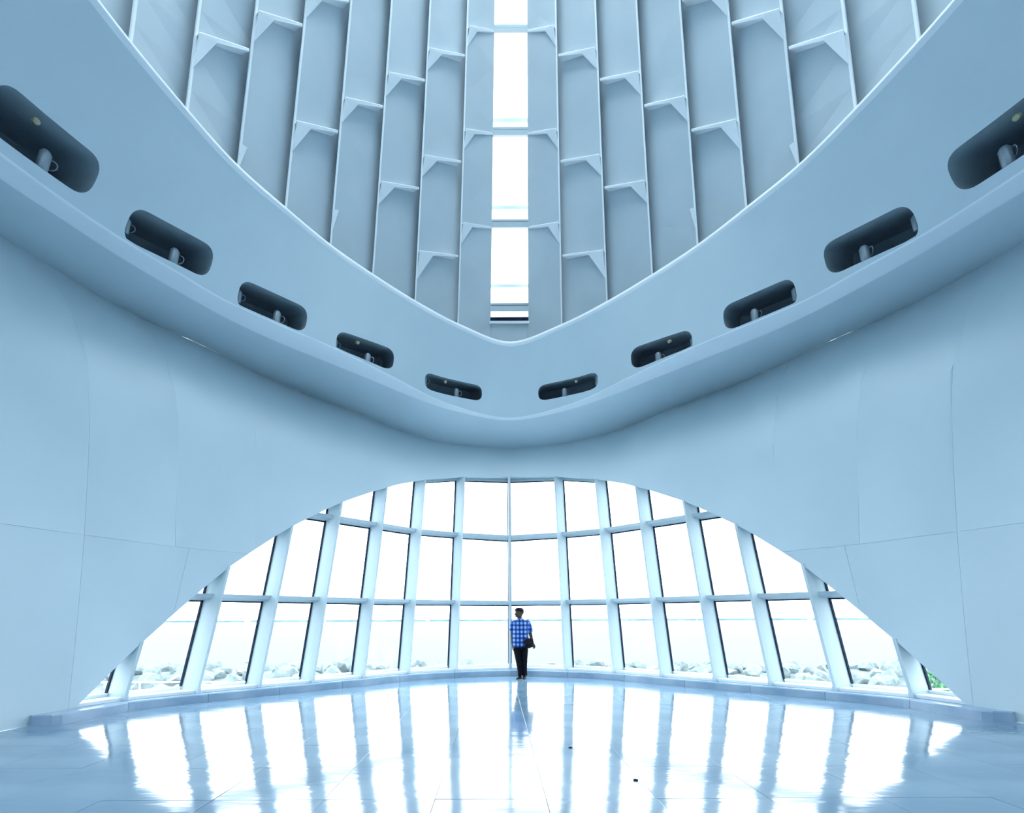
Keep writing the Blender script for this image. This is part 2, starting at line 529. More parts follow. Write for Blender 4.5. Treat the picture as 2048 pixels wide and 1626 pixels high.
for i, sg, sl, nn in SPOT:
    a, b, va, vb, h = sl
    sd = 'left' if sg < 0 else 'right'
    for kind, u, dv, depth, sc in (('main', .40, .33, .10, 1.05), ('end', .95, .12, .10, .9)):
        if kind == 'end' and i == 4: continue
        ph = sg * (a + (b - a) * u); v = va + (vb - va) * u + dv * h
        P = Vector(FASCIA(ph, v)) + nn * (depth + (.0 if kind == 'main' else .04))
        if kind == 'main':
            lab = f'white spotlight with a ring in the {ORD[i]} dark slot {sd} of the beam corner'
        else:
            lab = f'half-hidden spotlight at the outer end of the {ORD[i]} slot {sd} of the beam corner'
        spotlight('spotlight', P, rad(ph), Vector((0, 0, 1)), sc, lab, 'spotlights in the beam slots')
    if i in (0, 1, 4):
        ph = sg * (a + (b - a) * .62); v = va + (vb - va) * .62 - .26 * h
        P = Vector(FASCIA(ph, v)) + nn * .03
        s_ = MB(); s_.tube([P + nn * .05, P - nn * .005, P - nn * .02], [.035, .035, .015], 10)
        s_.make('sensor', M['sensor'], None, True, P)
        o = bpy.context.scene.collection.objects[-1]
        tag(o, f'tiny round sensor near the top of the {ORD[i]} slot {sd} of the beam corner', 'sensor', 'sensors in the beam slots')

# ------------------------------------------------------------------ leaning steel ribs above the ring, with brackets (ceiling)
RB = [(1.2996, 12.339, 8.8), (2.2132, 11.3237, 8.75), (2.9269, 10.2475, 8.65), (3.5183, 9.3292, 8.6), (3.981, 8.3697, 8.55), (4.3356, 7.4563, 8.5), (4.5442, 6.4887, 8.4), (4.717, 5.657, 8.4), (4.98, 4.45, 8.4), (5.02, 3.35, 8.4), (5.06, 2.2, 8.4), (5.1, 1.0, 8.4)]
RT = [(.9009, 9.6802, 14.2), (1.6019, 9.1467, 13.5), (2.2287, 8.575, 12.75), (2.7957, 8.0035, 12.0), (3.3408, 7.47, 11.3), (3.8212, 6.8603, 10.5), (4.2979, 6.2887, 9.75), (4.63, 5.61, 9.05), (4.9, 4.43, 9.05), (4.94, 3.33, 9.05), (4.98, 2.2, 9.05), (5.02, 1.0, 9.05)]
RB = [Vector(p) for p in RB]; RT = [Vector(p) for p in RT]
J0, J1 = Vector((.498, 12.75, 9.205)), Vector((.367, 10.15, 14.817))
def mir(v, sg): return Vector((v[0] * -sg if sg < 0 else v[0], v[1], v[2])) if sg > 0 else Vector((-v[0], v[1], v[2]))
def rl(k, u): return RB[k] + (RT[k] - RB[k]) * u
def rlz(k, z): return rl(k, (z - RB[k].z) / (RT[k].z - RB[k].z))
def jl(u): return J0 + (J1 - J0) * u
def jlz(z): return jl((z - J0.z) / (J1.z - J0.z))
ZB = 8.16
ZE = [16.6, 16.0, 15.4, 14.7, 14.0, 13.2, 12.6, 12.2, 12.0, 11.8, 11.6, 11.4]
ceil = empty('ceiling', (0, 8, 8.2), kind='structure')
def far_pt(k, z):              # far edge of rib k: behind the inner edge of rib k-1
    if k == 0: return jlz(z)
    p = rlz(k - 1, z); q = rlz(k, z)
    t = (p - q); t.z = 0
    n = Vector((t.y, -t.x, 0)).normalized()
    if n.dot(Vector((q.x, q.y - CY, 0))) < 0: n = -n
    return p + n * .20 + t.normalized() * .22
ribs = {}
for k in range(12):
    for sg in (-1, 1):
        zs = np.linspace(ZB, ZE[k], 10)
        a = [rlz(k, z) for z in zs]; b = [far_pt(k, z) for z in zs]
        m = MB(); rg = []
        for p, q in zip(a, b):
            d = (q - p).normalized(); n = Vector((-d.y, d.x, 0)).normalized() * .02
            if n.dot(Vector((p.x, p.y - CY, 0))) > 0: n = -n        # n points into the hall
            rg.append([mir(p + n, sg), mir(q + n, sg), mir(q - n, sg), mir(p - n, sg)])
        m.loft(rg)
        fl = []
        for p, q in zip(a, b):
            d = (q - p).normalized(); n = Vector((-d.y, d.x, 0)).normalized()
            c = Vector((p.x, p.y - CY, 0)).normalized()
            e = Vector((-c.y, c.x, 0))
            fl.append([mir(p + e * .016 * x - c * .022 * y, sg) for x, y in ((-1, -.6), (1, -.6), (1, 1), (-1, 1))])
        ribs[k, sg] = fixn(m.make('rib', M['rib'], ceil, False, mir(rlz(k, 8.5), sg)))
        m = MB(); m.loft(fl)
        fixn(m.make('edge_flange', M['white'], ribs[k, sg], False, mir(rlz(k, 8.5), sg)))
BR = [(6, .671, .706, .382), (5, .914, .886, .751), (4, 1.014, .995, .915), (4, .426, .494, .291), (3, .619, .644, .529), (2, .751, .765, .679), (1, .85, .853, .795), (0, .923, .916, .877),
      (2, .364, .418, .286), (1, .52, .551, .457), (0, .64, .624, .588), (0, .352, .326, .287), (1, .189, .248, .09),
      (3, 1.09, 1.09, 1.0), (2, 1.14, 1.14, 1.07), (1, 1.18, 1.17, 1.13), (0, 1.2, 1.19, 1.16), (5, .13, .20, .003), (3, .164, .244, .078)]
for k, u1, u2, u3 in BR:
    low = (k, round(u1, 2)) in ((5, .13), (3, .16))
    for sg in (-1, 1):
        A = rl(k, u1); B_ = (jl(u2) if k == 0 else rl(k - 1, u2)); D = rl(k, u3)
        chord = B_ - A
        B2 = A + chord * (.98 if k == 0 else .93)
        zf = B2.z
        face = lambda P: None
        n = Vector((chord.y, -chord.x, 0)).normalized()
        if n.dot(Vector((A.x, A.y - CY, 0))) < 0: n = -n       # outward
        dn = (D - A)
        th = .035
        if low:
            arm, kn, tip = .13, .10, .10
            B2 = A + chord * .12
        knx = .34
        drop = dn.normalized() * .055
        # shelf: from the chord line outward to the rib face
        sh = MB()
        back0 = A + n * .03; back1 = B2 + n * (.22 if k else .10)
        tv = Vector((0, 0, .02))
        sh.hexa([mir(p, sg) for p in (A - n * .10, B2 - n * .03, back1, back0)], [mir(p + tv, sg) for p in (A - n * .10, B2 - n * .03, back1, back0)])
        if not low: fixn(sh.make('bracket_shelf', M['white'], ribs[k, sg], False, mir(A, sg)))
        # knee plate: arm with a triangular gusset running down the inner edge of the rib
        pl = [A - n * .10, B2 - n * .03, B2 - n * .03 + drop * .55, A - n * .07 + chord * knx * .93 + drop * .95, D - n * .02, ]
        if low: pl = [A - n * .04, A - n * .04 + chord * .09 + drop * .2, A - n * .03 + chord * .05 + (D - A) * .5, D - n * .02 + chord * .012, D - n * .02]
        f = [mir(p - n * .012, sg) for p in pl]; g = [mir(p + n * .02, sg) for p in pl]
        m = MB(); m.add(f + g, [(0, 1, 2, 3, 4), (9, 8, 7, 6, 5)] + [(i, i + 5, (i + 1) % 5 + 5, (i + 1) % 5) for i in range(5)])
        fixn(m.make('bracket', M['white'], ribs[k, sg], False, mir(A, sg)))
# outer skin behind the ribs
CAP = []
for sg in (-1, 1):
    zs = np.linspace(ZB, 16.6, 8); v = []; f = []
    def skin_pt(k, z):
        p = rlz(k, z) if k >= 0 else jlz(z)
        c = Vector((0, CY, z)); d = (p - c); d.z = 0
        return p + d.normalized() * (.75 if k >= 0 else .16)
    capz = Vector((0, 0, 16.6))
    cols = [-1, 0, 1, 2, 3, 4, 5, 6, 7, 8, 9, 10, 11]
    for z in zs:
        for k in cols: v.append(mir(skin_pt(k, min(z, 15.4)), sg) + Vector((0, 0, max(z - 15.4, 0))))
        v.append(Vector((sg * 5.6, -16, z)))
    n = len(cols) + 1
    CAP = CAP + v[-n:] if sg < 0 else CAP + v[-n:][::-1]
    f = [(j * n + i, j * n + i + 1, (j + 1) * n + i + 1, (j + 1) * n + i) for j in range(len(zs) - 1) for i in range(n - 1)]
    mesh('roof_skin', v, f, M['rib'], ceil, False, origin=(sg * 3, 10, 9))
RW = 2.2                      # half width of the glazed ridge running back over the hall
for sg in (-1, 1):
    half = [Vector((p.x, p.y, 16.6)) for p in CAP if p.x * sg > RW]
    ys = sorted(half, key=lambda p: -p.y)
    poly = [Vector((sg * RW, ys[0].y + .2, 16.6))] + ys + [Vector((sg * RW, -16, 16.6))]
    mesh('roof_cap', poly, [tuple(range(len(poly)))], M['rib'], ceil, False, (sg * 3, 0, 16.6))
ymax = max(p.y for p in CAP) + .2
for i in range(10):
    a = ymax - (ymax + 16) * i / 10; b = ymax - (ymax + 16) * (i + 1) / 10
    mesh('ridge_pane', [(-RW, a, 16.6), (RW, a, 16.6), (RW, b, 16.6), (-RW, b, 16.6)], [(0, 1, 2, 3)], M['glass'], ceil, False, (0, a, 16.6))
# skylight strip: window_2
sky = empty('window_2', (0, 12.75, 9.2), kind='structure')
def strip_box(name, u0, u1, d0, d1, m, wx=0.0):
    b = MB(); nrm = Vector((0, (J1 - J0).z, -(J1 - J0).y)).normalized()      # outward, up
    a = []
    for u, in ((u0,), (u1,)):
        p = jl(u); x = p.x + wx
        a.append([Vector((-x, p.y, p.z)) + nrm * d0, Vector((x, p.y, p.z)) + nrm * d0, Vector((x, p.y, p.z)) + nrm * d1, Vector((-x, p.y, p.z)) + nrm * d1])
    b.hexa(a[0], a[1])
    return fixn(b.make(name, m, sky, False, jl((u0 + u1) / 2) * 1.0 - Vector((jl(u0).x, 0, 0))))
BARS = [(.032, .059), (.326, .351), (.619, .641), (.917, .929), (1.2, 1.215)]
for a, b in BARS:
    strip_box('bar', a, b - .006, -.05, .06, M['mullion'], .01)
    strip_box('bar_gasket', b - .006, b - .003, .0, .05, M['gasket'], .01)
    strip_box('bar_cap', b - .003, b + .004, -.02, .06, M['mullion'], .01)
strip_box('sill_gasket', -.004, .011, -.02, .08, M['gasket'], .01)
strip_box('sill', -.014, -.004, -.06, .08, M['sill'], .01)
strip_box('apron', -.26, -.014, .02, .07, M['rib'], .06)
edges = [.011] + [e for ab in BARS for e in ab] + [1.4]
for i in range(0, len(edges), 2):
    strip_box('glass_pane', edges[i], edges[i + 1], .035, .045, M['glass'], .01)
for u in (.139, .417, .698, .973, 1.25):
    strip_box('outer_bar', u - .006, u + .006, .5, .56, M['mullion'], .35)

# ------------------------------------------------------------------ arched window: window_1
win = empty('window_1', (0, 13.9, .15), kind='structure')
MS = [-.953, -.815, -.679, -.547, -.408, -.28, -.148, 0, .148, .28, .408, .547, .679, .815, .953]
SB = [-1.043] + MS + [1.043]
def gl(i, s, z, off=GOFF):        # glass plane: flat between mullions i and i+1 of SB
    a, b = SB[i], SB[i + 1]; t = (s - a) / (b - a)
    A = WALL(a, z) + GN(a) * off; B = WALL(b, z) + GN(b) * off
    return Vector(A * (1 - t) + B * t)
for s in MS:
    n = Vector(GN(s)); t = Vector((-n.y, n.x, 0)).normalized()
    zt = arch_z(s)
    zs = list(np.linspace(.15, zt + .015, 9))
    def col(o0, o1, hw, z0=None, z1=None):
        m = MB(); rg = []
        for z in (zs if z0 is None else np.linspace(z0, z1, 4)):
            w = Vector(WALL(s, z))
            rg.append([w + n * o0 - t * hw, w + n * o0 + t * hw, w + n * o1 + t * hw, w + n * o1 - t * hw])
        return m.loft(rg)
    fixn(col(.0, GOFF + .03, .032).make('mullion', M['mullion'], win, False, WALL(s, .15)))
    fixn(col(GOFF - .02, GOFF + .03, .052).make('gasket', M['gasket'], win, False, WALL(s, .2)))
    fixn(col(-.012, GOFF, .042, .15, .235).make('base_shoe', M['mullion'], win, False, WALL(s, .15)))
def span_where(i, zlow):          # part of bay i where the arch is above zlow
    ss = [s for s in np.linspace(SB[i], SB[i + 1], 61) if arch_z(s) > zlow]
    return (ss[0], ss[-1]) if len(ss) > 1 else None
LEV = [(.27, 1.85), (1.97, 3.63), (3.76, 9)]
for i in range(len(SB) - 1):
    for lo, hi in LEV:
        sp = span_where(i, lo)
        if not sp: continue
        ss = np.linspace(sp[0], sp[1], 13)
        low = [gl(i, s, lo) for s in ss]; up = [gl(i, s, min(hi, max(arch_z(s), lo))) for s in ss]
        v = low + up[::-1]
        mesh('glass_pane', v, [tuple(range(len(v)))], M['glass'], win, False, gl(i, (sp[0] + sp[1]) / 2, lo))
    for zb in (1.85, 3.63):
        sp = span_where(i, zb - .02)
        if not sp: continue
        cut = span_where(i, zb + .12) or sp
        A, B = sp
        def sec(s, s2):
            o = GOFF
            return [gl(i, s, zb, o), gl(i, s, zb + .055, o - .26), gl(i, s2, zb + .125, o - .26), gl(i, s2, zb + .125, o + .02)]
        m = MB(); m.loft([sec(A, max(A, cut[0])), sec(B, min(B, cut[1]))])
        fixn(m.make('transom', M['rib'], win, False, gl(i, (A + B) / 2, zb)))
        g = MB(); q = lambda s: [gl(i, s, zb - .022, GOFF - .01), gl(i, s, zb, GOFF - .02), gl(i, s, zb, GOFF + .05), gl(i, s, zb - .022, GOFF + .05)]
        g.loft([q(A), q(B)]); fixn(g.make('transom_gasket', M['gasket'], win, False, gl(i, (A + B) / 2, zb)))
    A, B = SB[i], SB[i + 1]
    w_ = lambda s, z, o: Vector(WALL(s, z)) + Vector(GN(s)) * o
    m = MB(); m.loft([[w_(s, .15, .02), w_(s, .205, .02), w_(s, .215, GOFF), w_(s, .15, GOFF)] for s in np.linspace(A, B, 7)])
    fixn(m.make('sill', M['sill'], win, False, gl(i, (A + B) / 2, .15)))
    m = MB(); m.loft([[gl(i, s, .2, GOFF - .05), gl(i, s, .272, GOFF - .05), gl(i, s, .272, GOFF + .05), gl(i, s, .2, GOFF + .05)] for s in (A, B)])
    fixn(m.make('sill_frame', M['sill'], win, False, gl(i, (A + B) / 2, .2)))
for i in range(6, 10):            # head frame where the arch is nearly flat
    A, B = SB[i], SB[i + 1]
    ss = np.linspace(A, B, 7)
    m = MB(); m.loft([[gl(i, s, arch_z(s) - .125, GOFF - .03), gl(i, s, arch_z(s) + .05, GOFF - .03), gl(i, s, arch_z(s) + .05, GOFF + .05), gl(i, s, arch_z(s) - .125, GOFF + .05)] for s in ss])
    fixn(m.make('head_gasket', M['gasket'], win, False, gl(i, (A + B) / 2, 5)))
    m = MB(); m.loft([[gl(i, s, arch_z(s) - .10, GOFF - .10), gl(i, s, arch_z(s) + .05, GOFF - .10), gl(i, s, arch_z(s) + .05, GOFF - .035), gl(i, s, arch_z(s) - .10, GOFF - .035)] for s in ss])
    fixn(m.make('head_frame', M['mullion'], win, False, gl(i, (A + B) / 2, 5)))

# ------------------------------------------------------------------ stone curb: baseboard_front
curb = empty('baseboard_front', (0, 13.5, 0), kind='structure')
NC = 14; SE = 1.12
def curb_in(s):
    a = abs(s)
    o = .19 + .14 * ease((a - .9) / .15)
    if a > SE - .035: o *= math.sqrt(max(0.0, 1 - ((a - (SE - .035)) / .035) ** 2)) + .001
    return o
for i in range(NC):
    a = -SE + 2 * SE * i / NC; b = -SE + 2 * SE * (i + 1) / NC
    rg = []
    for s in np.linspace(a + .0004, b - .0004, 13):
        o = curb_in(s); w = Vector(WALL(s, .15)); n = Vector(wnorm(s)); w.z = 0
        h = .148
        rg.append([w + n * .5, w - n * o, w - n * o + Vector((0, 0, h - .018)), w - n * (o - min(.018, o * .5)) + Vector((0, 0, h)), w + n * .5 + Vector((0, 0, h))])
    m = MB(); m.loft(rg)
    fixn(m.make('stone', M['curb'], curb, False, WALL((a + b) / 2, .0)))

# ------------------------------------------------------------------ floor of marble tiles
flo = empty('floor', (0, 6, 0), kind='structure')
foot = [(p[0], p[1]) for p in [BASE(s) for s in np.linspace(-2.75, 2.75, 120)]]
mesh('screed', [(x * 1.03, y + .05, -.034) for x, y in foot] , [tuple(range(len(foot)))[::-1]], M['joint'], flo, False, (0, 6, -.034))
def clip(poly, conv):
    out = poly
    for (ax, ay), (bx, by) in zip(conv, conv[1:] + conv[:1]):
        inside = lambda p: (bx - ax) * (p[1] - ay) - (by - ay) * (p[0] - ax) <= 0
        nxt = []
        for i, p in enumerate(out):
            q = out[(i + 1) % len(out)]
            pi, qi = inside(p), inside(q)
            if pi: nxt.append(p)
            if pi != qi:
                d1 = (bx - ax) * (p[1] - ay) - (by - ay) * (p[0] - ax); d2 = (bx - ax) * (q[1] - ay) - (by - ay) * (q[0] - ax)
                t = d1 / (d1 - d2); nxt.append((p[0] + (q[0] - p[0]) * t, p[1] + (q[1] - p[1]) * t))
        out = nxt
        if not out: return []
    return out
def hull(P):
    P = sorted(set((round(a, 4), round(b, 4)) for a, b in P)); lo = []; hi = []
    cr = lambda o, a, b: (a[0] - o[0]) * (b[1] - o[1]) - (a[1] - o[1]) * (b[0] - o[0])
    for p in P:
        while len(lo) > 1 and cr(lo[-2], lo[-1], p) <= 0: lo.pop()
        lo.append(p)
    for p in P[::-1]:
        while len(hi) > 1 and cr(hi[-2], hi[-1], p) <= 0: hi.pop()
        hi.append(p)
    return (lo[:-1] + hi[:-1])[::-1]
conv = hull(foot)
TS = .925; TG = .0013
def slab(poly, z0=-.03):
    n = len(poly); e = .0015
    c = Vector((sum(p[0] for p in poly) / n, sum(p[1] for p in poly) / n))
    inn = [((p[0] - c.x) * (1 - e / .46) + c.x, (p[1] - c.y) * (1 - e / .46) + c.y) for p in poly]
    v = [(x, y, z0) for x, y in poly] + [(x, y, -.001) for x, y in poly] + [(x, y, 0) for x, y in inn]
    f = [tuple(range(n, 2 * n)[i:i + 1]) for i in range(0)]
    for i in range(n):
        j = (i + 1) % n
        f += [(i, j, n + j, n + i), (n + i, n + j, 2 * n + j, 2 * n + i)]
    f.append(tuple(range(2 * n, 3 * n)))
    return v, f
full_me = None
ni = 0
for iy in range(0, 14):
    for ix in range(-9, 9):
        x0 = .046 + ix * TS; y0 = 1.6 + iy * TS
        sq = [(x0 + TG, y0 + TG), (x0 + TS - TG, y0 + TG), (x0 + TS - TG, y0 + TS - TG), (x0 + TG, y0 + TS - TG)]
        cl = clip(sq, conv)
        if len(cl) < 3: continue
        area = abs(sum(a[0] * b[1] - b[0] * a[1] for a, b in zip(cl, cl[1:] + cl[:1]))) / 2
        if area < .02: continue
        c = (x0 + TS / 2, y0 + TS / 2, 0)
        if area > (TS - 2 * TG) ** 2 * .999:
            if full_me is None:
                o = mesh('tile', *slab(sq), M['tile'], flo, False, c); full_me = o.data; fixn(o)
            else:
                o = bpy.data.objects.new('tile', full_me); COL.objects.link(o); o.parent = flo
                o.location = Vector(c) - Vector(flo.location)
            o.rotation_euler = (random.gauss(0, .0014), random.gauss(0, .0014), 0)
            # keep the procedural veining continuous per tile but turned
            o.delta_rotation_euler = (0, 0, 0)
        else:
            o = fixn(mesh('tile', *slab(cl), M['tile'], flo, False, c))
        ni += 1
mesh('floor_slab', [(-7.3, -16, -.002), (7.3, -16, -.002), (7.3, 1.6, -.002), (-7.3, 1.6, -.002)], [(0, 1, 2, 3)], M['tile'], flo, False, (0, -1, 0))
# two small black specks on the floor
for (x, y), lab in (((.49, 6.05), 'tiny black floor cap near the reflection of the standing man'), ((.92, 4.85), 'small black floor cap lying nearer the camera, right of centre')):
    m = MB(); m.tube([(x, y, .001), (x, y, .009), (x, y, .012)], [.022, .022, .017], 14)
    tag(m.make('floor_cap', M['gasket'], None, True, (x, y, 0)), lab, 'cap', 'black floor caps')

# ------------------------------------------------------------------ rear of the hall (behind the camera) and the roof over the ribs
rw = [(-7.5, -5), (7.5, -5)]
mesh('wall_back', [(-7.6, -16, 0), (7.6, -16, 0), (7.6, -16, 17), (-7.6, -16, 17)], [(0, 1, 2, 3)], M['plaster'], None, False, (0, -16, 0))['kind'] = 'structure'

# ------------------------------------------------------------------ outside: lake, breakwater, riprap, railings, shrub
def grid_mesh(name, xs, ys, zf, m, **kw):
    v = [(x, y, zf(x, y)) for y in ys for x in xs]; n = len(xs)
    f = [(j * n + i, j * n + i + 1, (j + 1) * n + i + 1, (j + 1) * n + i) for j in range(len(ys) - 1) for i in range(n - 1)]
    return tag(mesh(name, v, f, m, None, True, (0, ys[0], zf(0, ys[0]))), **kw)
def bank(x, y):
    return -1.15 + .62 * ease((y - 14.5) / 5.5) - 2.6 * ease((y - 20.5) / 4.5)
grid_mesh('ground', list(np.linspace(-40, 40, 41)), list(np.linspace(6, 26, 41)), bank, M['ground'], kind='structure')
lk = mesh('lake', [(-4000, 23, -2.9), (4000, 23, -2.9), (4000, 5000, -2.9), (-4000, 5000, -2.9)], [(0, 1, 2, 3)], M['lake'], None, False, (0, 23, -2.9))
tag(lk, 'pale calm lake stretching to the horizon beyond the rocks', 'lake', kind='structure')
random.seed(11)
bw = empty('breakwater', (0, 826, -2.9), label='thin dark breakwater line far out on the lake', cat='breakwater')
x = -640
while x < 640:
    L_ = random.uniform(40, 150)
    br = MB()
    br.hexa([Vector(p) for p in ((x, 820, -3), (x + L_, 820, -3), (x + L_, 832, -3), (x, 832, -3))], [Vector(p) for p in ((x + 1, 822, -.6), (x + L_ - 1, 822, -.9), (x + L_ - 1, 829, -.9), (x + 1, 829, -.6))])
    fixn(br.make('stone_mound', M['shore'], bw, False, (x + L_ / 2, 826, -2.9)))
    x += L_ + (random.uniform(4, 26) if random.random() < .5 else 0)
ICO = []
def rock_mesh(seed):
    rnd = random.Random(seed)
    bm = bmesh.new(); bmesh.ops.create_icosphere(bm, subdivisions=2, radius=1)
    pl = [(Vector((rnd.gauss(0, 1), rnd.gauss(0, 1), rnd.gauss(0, 1))).normalized(), rnd.uniform(.45, .8)) for _ in range(11)]
    for v in bm.verts:
        for n, d in pl:
            e = v.co.dot(n) - d
            if e > 0: v.co -= n * e
        v.co *= rnd.uniform(.97, 1.03)
    me = bpy.data.meshes.new('boulder'); bm.to_mesh(me); bm.free()
    me.materials.append(M['rock'])
    return me
ICO = [rock_mesh(i) for i in range(9)]
rnd = random.Random(5)
cnt = 0
spots = []
y = 15.2
row = 0
while y < 21.2:
    x = -17.5 + (row % 2) * .5
    while x < 18:
        vis = abs(x) > 7.2 * (1 - ease((y - 15) / 3.5)) + 0 if y < 18.2 else True
        if vis and not (abs(x) > 12.5 and y < 16.5) : spots.append((x + rnd.uniform(-.15, .15), y + rnd.uniform(-.15, .15), row))
        x += rnd.uniform(.85, 1.25)
    y += .88; row += 1
NUM = ['first', 'second', 'third', 'fourth', 'fifth', 'sixth', 'seventh', 'eighth', 'ninth', 'tenth', 'eleventh', 'twelfth']
ROWN = ['front', 'second', 'third', 'fourth', 'fifth', 'sixth', 'back']
mdir = [(WALL(q, 1.2)[0] + .36) / WALL(q, 1.2)[1] for q in MS]
def bay_name(x, y):
    d = (x + .36) / y
    n = sum(1 for q in mdir if d > q) - 7            # 1.. right of the centre mullion, 0.. left
    k = n if n > 0 else 1 - n
    return f"{NUM[k - 1]} bay {'right' if n > 0 else 'left'} of the centre mullion"
bays = {}; placed = []
for x, y, rw_ in spots[:295]:
    bays.setdefault((bay_name(x, y), min(rw_, 6)), []).append((x, y))
for (bn, rw_), lst in bays.items():
    lst.sort()
    for i, (x, y) in enumerate(lst):
        o = bpy.data.objects.new('boulder', ICO[rnd.randrange(9)])
        COL.objects.link(o)
        near = min([math.hypot(x - q[0], y - q[1]) for q in placed] or [9])
        r = min(rnd.uniform(.36, .52), near * .55)
        placed.append((x, y))
        o.scale = (r * rnd.uniform(.85, 1.15), r * rnd.uniform(.8, 1.1), r * rnd.uniform(.7, .95))
        o.rotation_euler = (rnd.uniform(-.4, .4), rnd.uniform(-.4, .4), rnd.uniform(0, 6.28))
        o.location = (x, y, bank(x, y) + r * .15)
        w = 'only' if len(lst) == 1 else ('leftmost' if i == 0 else ('rightmost' if i == len(lst) - 1 else NUM[i] + ' from left'))
        tag(o, f'pale boulder, {w}, {ROWN[rw_]} row, {bn}', 'boulder', 'boulders of the rock bank outside the arched window')
def railing(x0, x1, y, zt, zg, n, label):
    root = empty('railing', ((x0 + x1) / 2, y, zg), label=label, cat='railing')
    for k, z in enumerate((zt, zt - .22, zt - .42)):
        m = MB(); m.tube([(x0, y, z), (x1, y, z)], .022 if k == 0 else .012, 8); m.make('rail', M['chrome'], root, True, (x0, y, z))
    for i in range(n):
        x = x0 + (x1 - x0) * i / (n - 1)
        m = MB(); m.tube([(x, y, zg), (x, y, zt)], .02, 8); m.make('post', M['chrome'], root, True, (x, y, zg))
railing(-11.2, -6.9, 12.6, -.02, -1.14, 3, 'pale metal railing outside the left end of the arched window')
railing(9.0, 10.6, 11.6, -.12, -1.14, 3, 'short white metal railing outside the right end of the arched window')
sh = empty('shrub', (9.95, 12.25, -1.1), label='green shrub outside the right end of the arched window', cat='shrub')
lv = MB(); rs = random.Random(3)
for _ in range(420):
    a = rs.uniform(0, 6.28); b = rs.uniform(-1, 1); r = rs.uniform(.55, 1)
    p = Vector((9.95 + .42 * r * math.cos(a) * math.sqrt(1 - b * b), 12.25 + .4 * r * math.sin(a) * math.sqrt(1 - b * b), -.15 + .42 * r * b))
    d = Vector((rs.gauss(0, 1), rs.gauss(0, 1), rs.gauss(0, 1))).normalized() * .075; e = d.cross(Vector((0, 0, 1))).normalized() * .028
    lv.add([p - d, p + e, p + d, p - e], [(0, 1, 2, 3)])
lf = lv.make('foliage', M['leaf'], sh, False, (9.95, 12.25, -.15)); lf['kind'] = 'stuff'
st = MB()
for _ in range(6): st.tube([(9.95, 12.25, -1.12), (9.95 + rs.uniform(-.1, .1), 12.25, -.6), (9.95 + rs.uniform(-.25, .25), 12.25 + rs.uniform(-.2, .2), -.1)], [.025, .018, .008], 6)
st.make('stem', M['twig'], sh, True, (9.95, 12.25, -1.1))

# ------------------------------------------------------------------ the man by the window
def skinned(name, joints, bones, m, parent=None, origin=(0, 0, 0), root=0, sub=2, xf=None):
    me = bpy.data.meshes.new(name)
    me.from_pydata([Vector(j[:3]) for j in joints], bones, [])
    o = bpy.data.objects.new(name, me); COL.objects.link(o)
    o.modifiers.new('skin', 'SKIN'); s = o.modifiers.new('sub', 'SUBSURF'); s.levels = sub; s.render_levels = sub
    for i, d in enumerate(me.skin_vertices[0].data):
        r = joints[i][3]; d.radius = (r, joints[i][4] if len(joints[i]) > 4 else r); d.use_root = (i == root)
    bpy.context.view_layer.update()
    dg = bpy.context.evaluated_depsgraph_get()
    nm = bpy.data.meshes.new_from_object(o.evaluated_get(dg))
    bpy.data.objects.remove(o)
    v = [tuple(q.co) for q in nm.vertices]; f = [tuple(p.vertices) for p in nm.polygons]
    bpy.data.meshes.remove(nm)
    return v, f
PX0, PY0 = .24, 12.92
man = empty('person', (PX0, PY0, 0), label='man in a blue plaid shirt and dark trousers standing by the window, head turned left', cat='person')
SKINM = noisy(mat('skin_tone', (.22, .12, .08), .55), (.07, .04, .03), (.10, .055, .04), 12)
HAIR = noisy(mat('black_hair', (.006, .006, .008), .6), (.004, .004, .006), (.01, .01, .012), 40)
DARK = noisy(mat('black_trousers', (.004, .004, .007), .8), (.003, .003, .006), (.007, .007, .011), 15)
SHOE = noisy(mat('black_leather', (.008, .007, .008), .35), (.006, .005, .006), (.014, .011, .012), 15)
BAG = noisy(mat('black_bag_cloth', (.01, .01, .012), .7), (.007, .007, .009), (.018, .017, .02), 20)
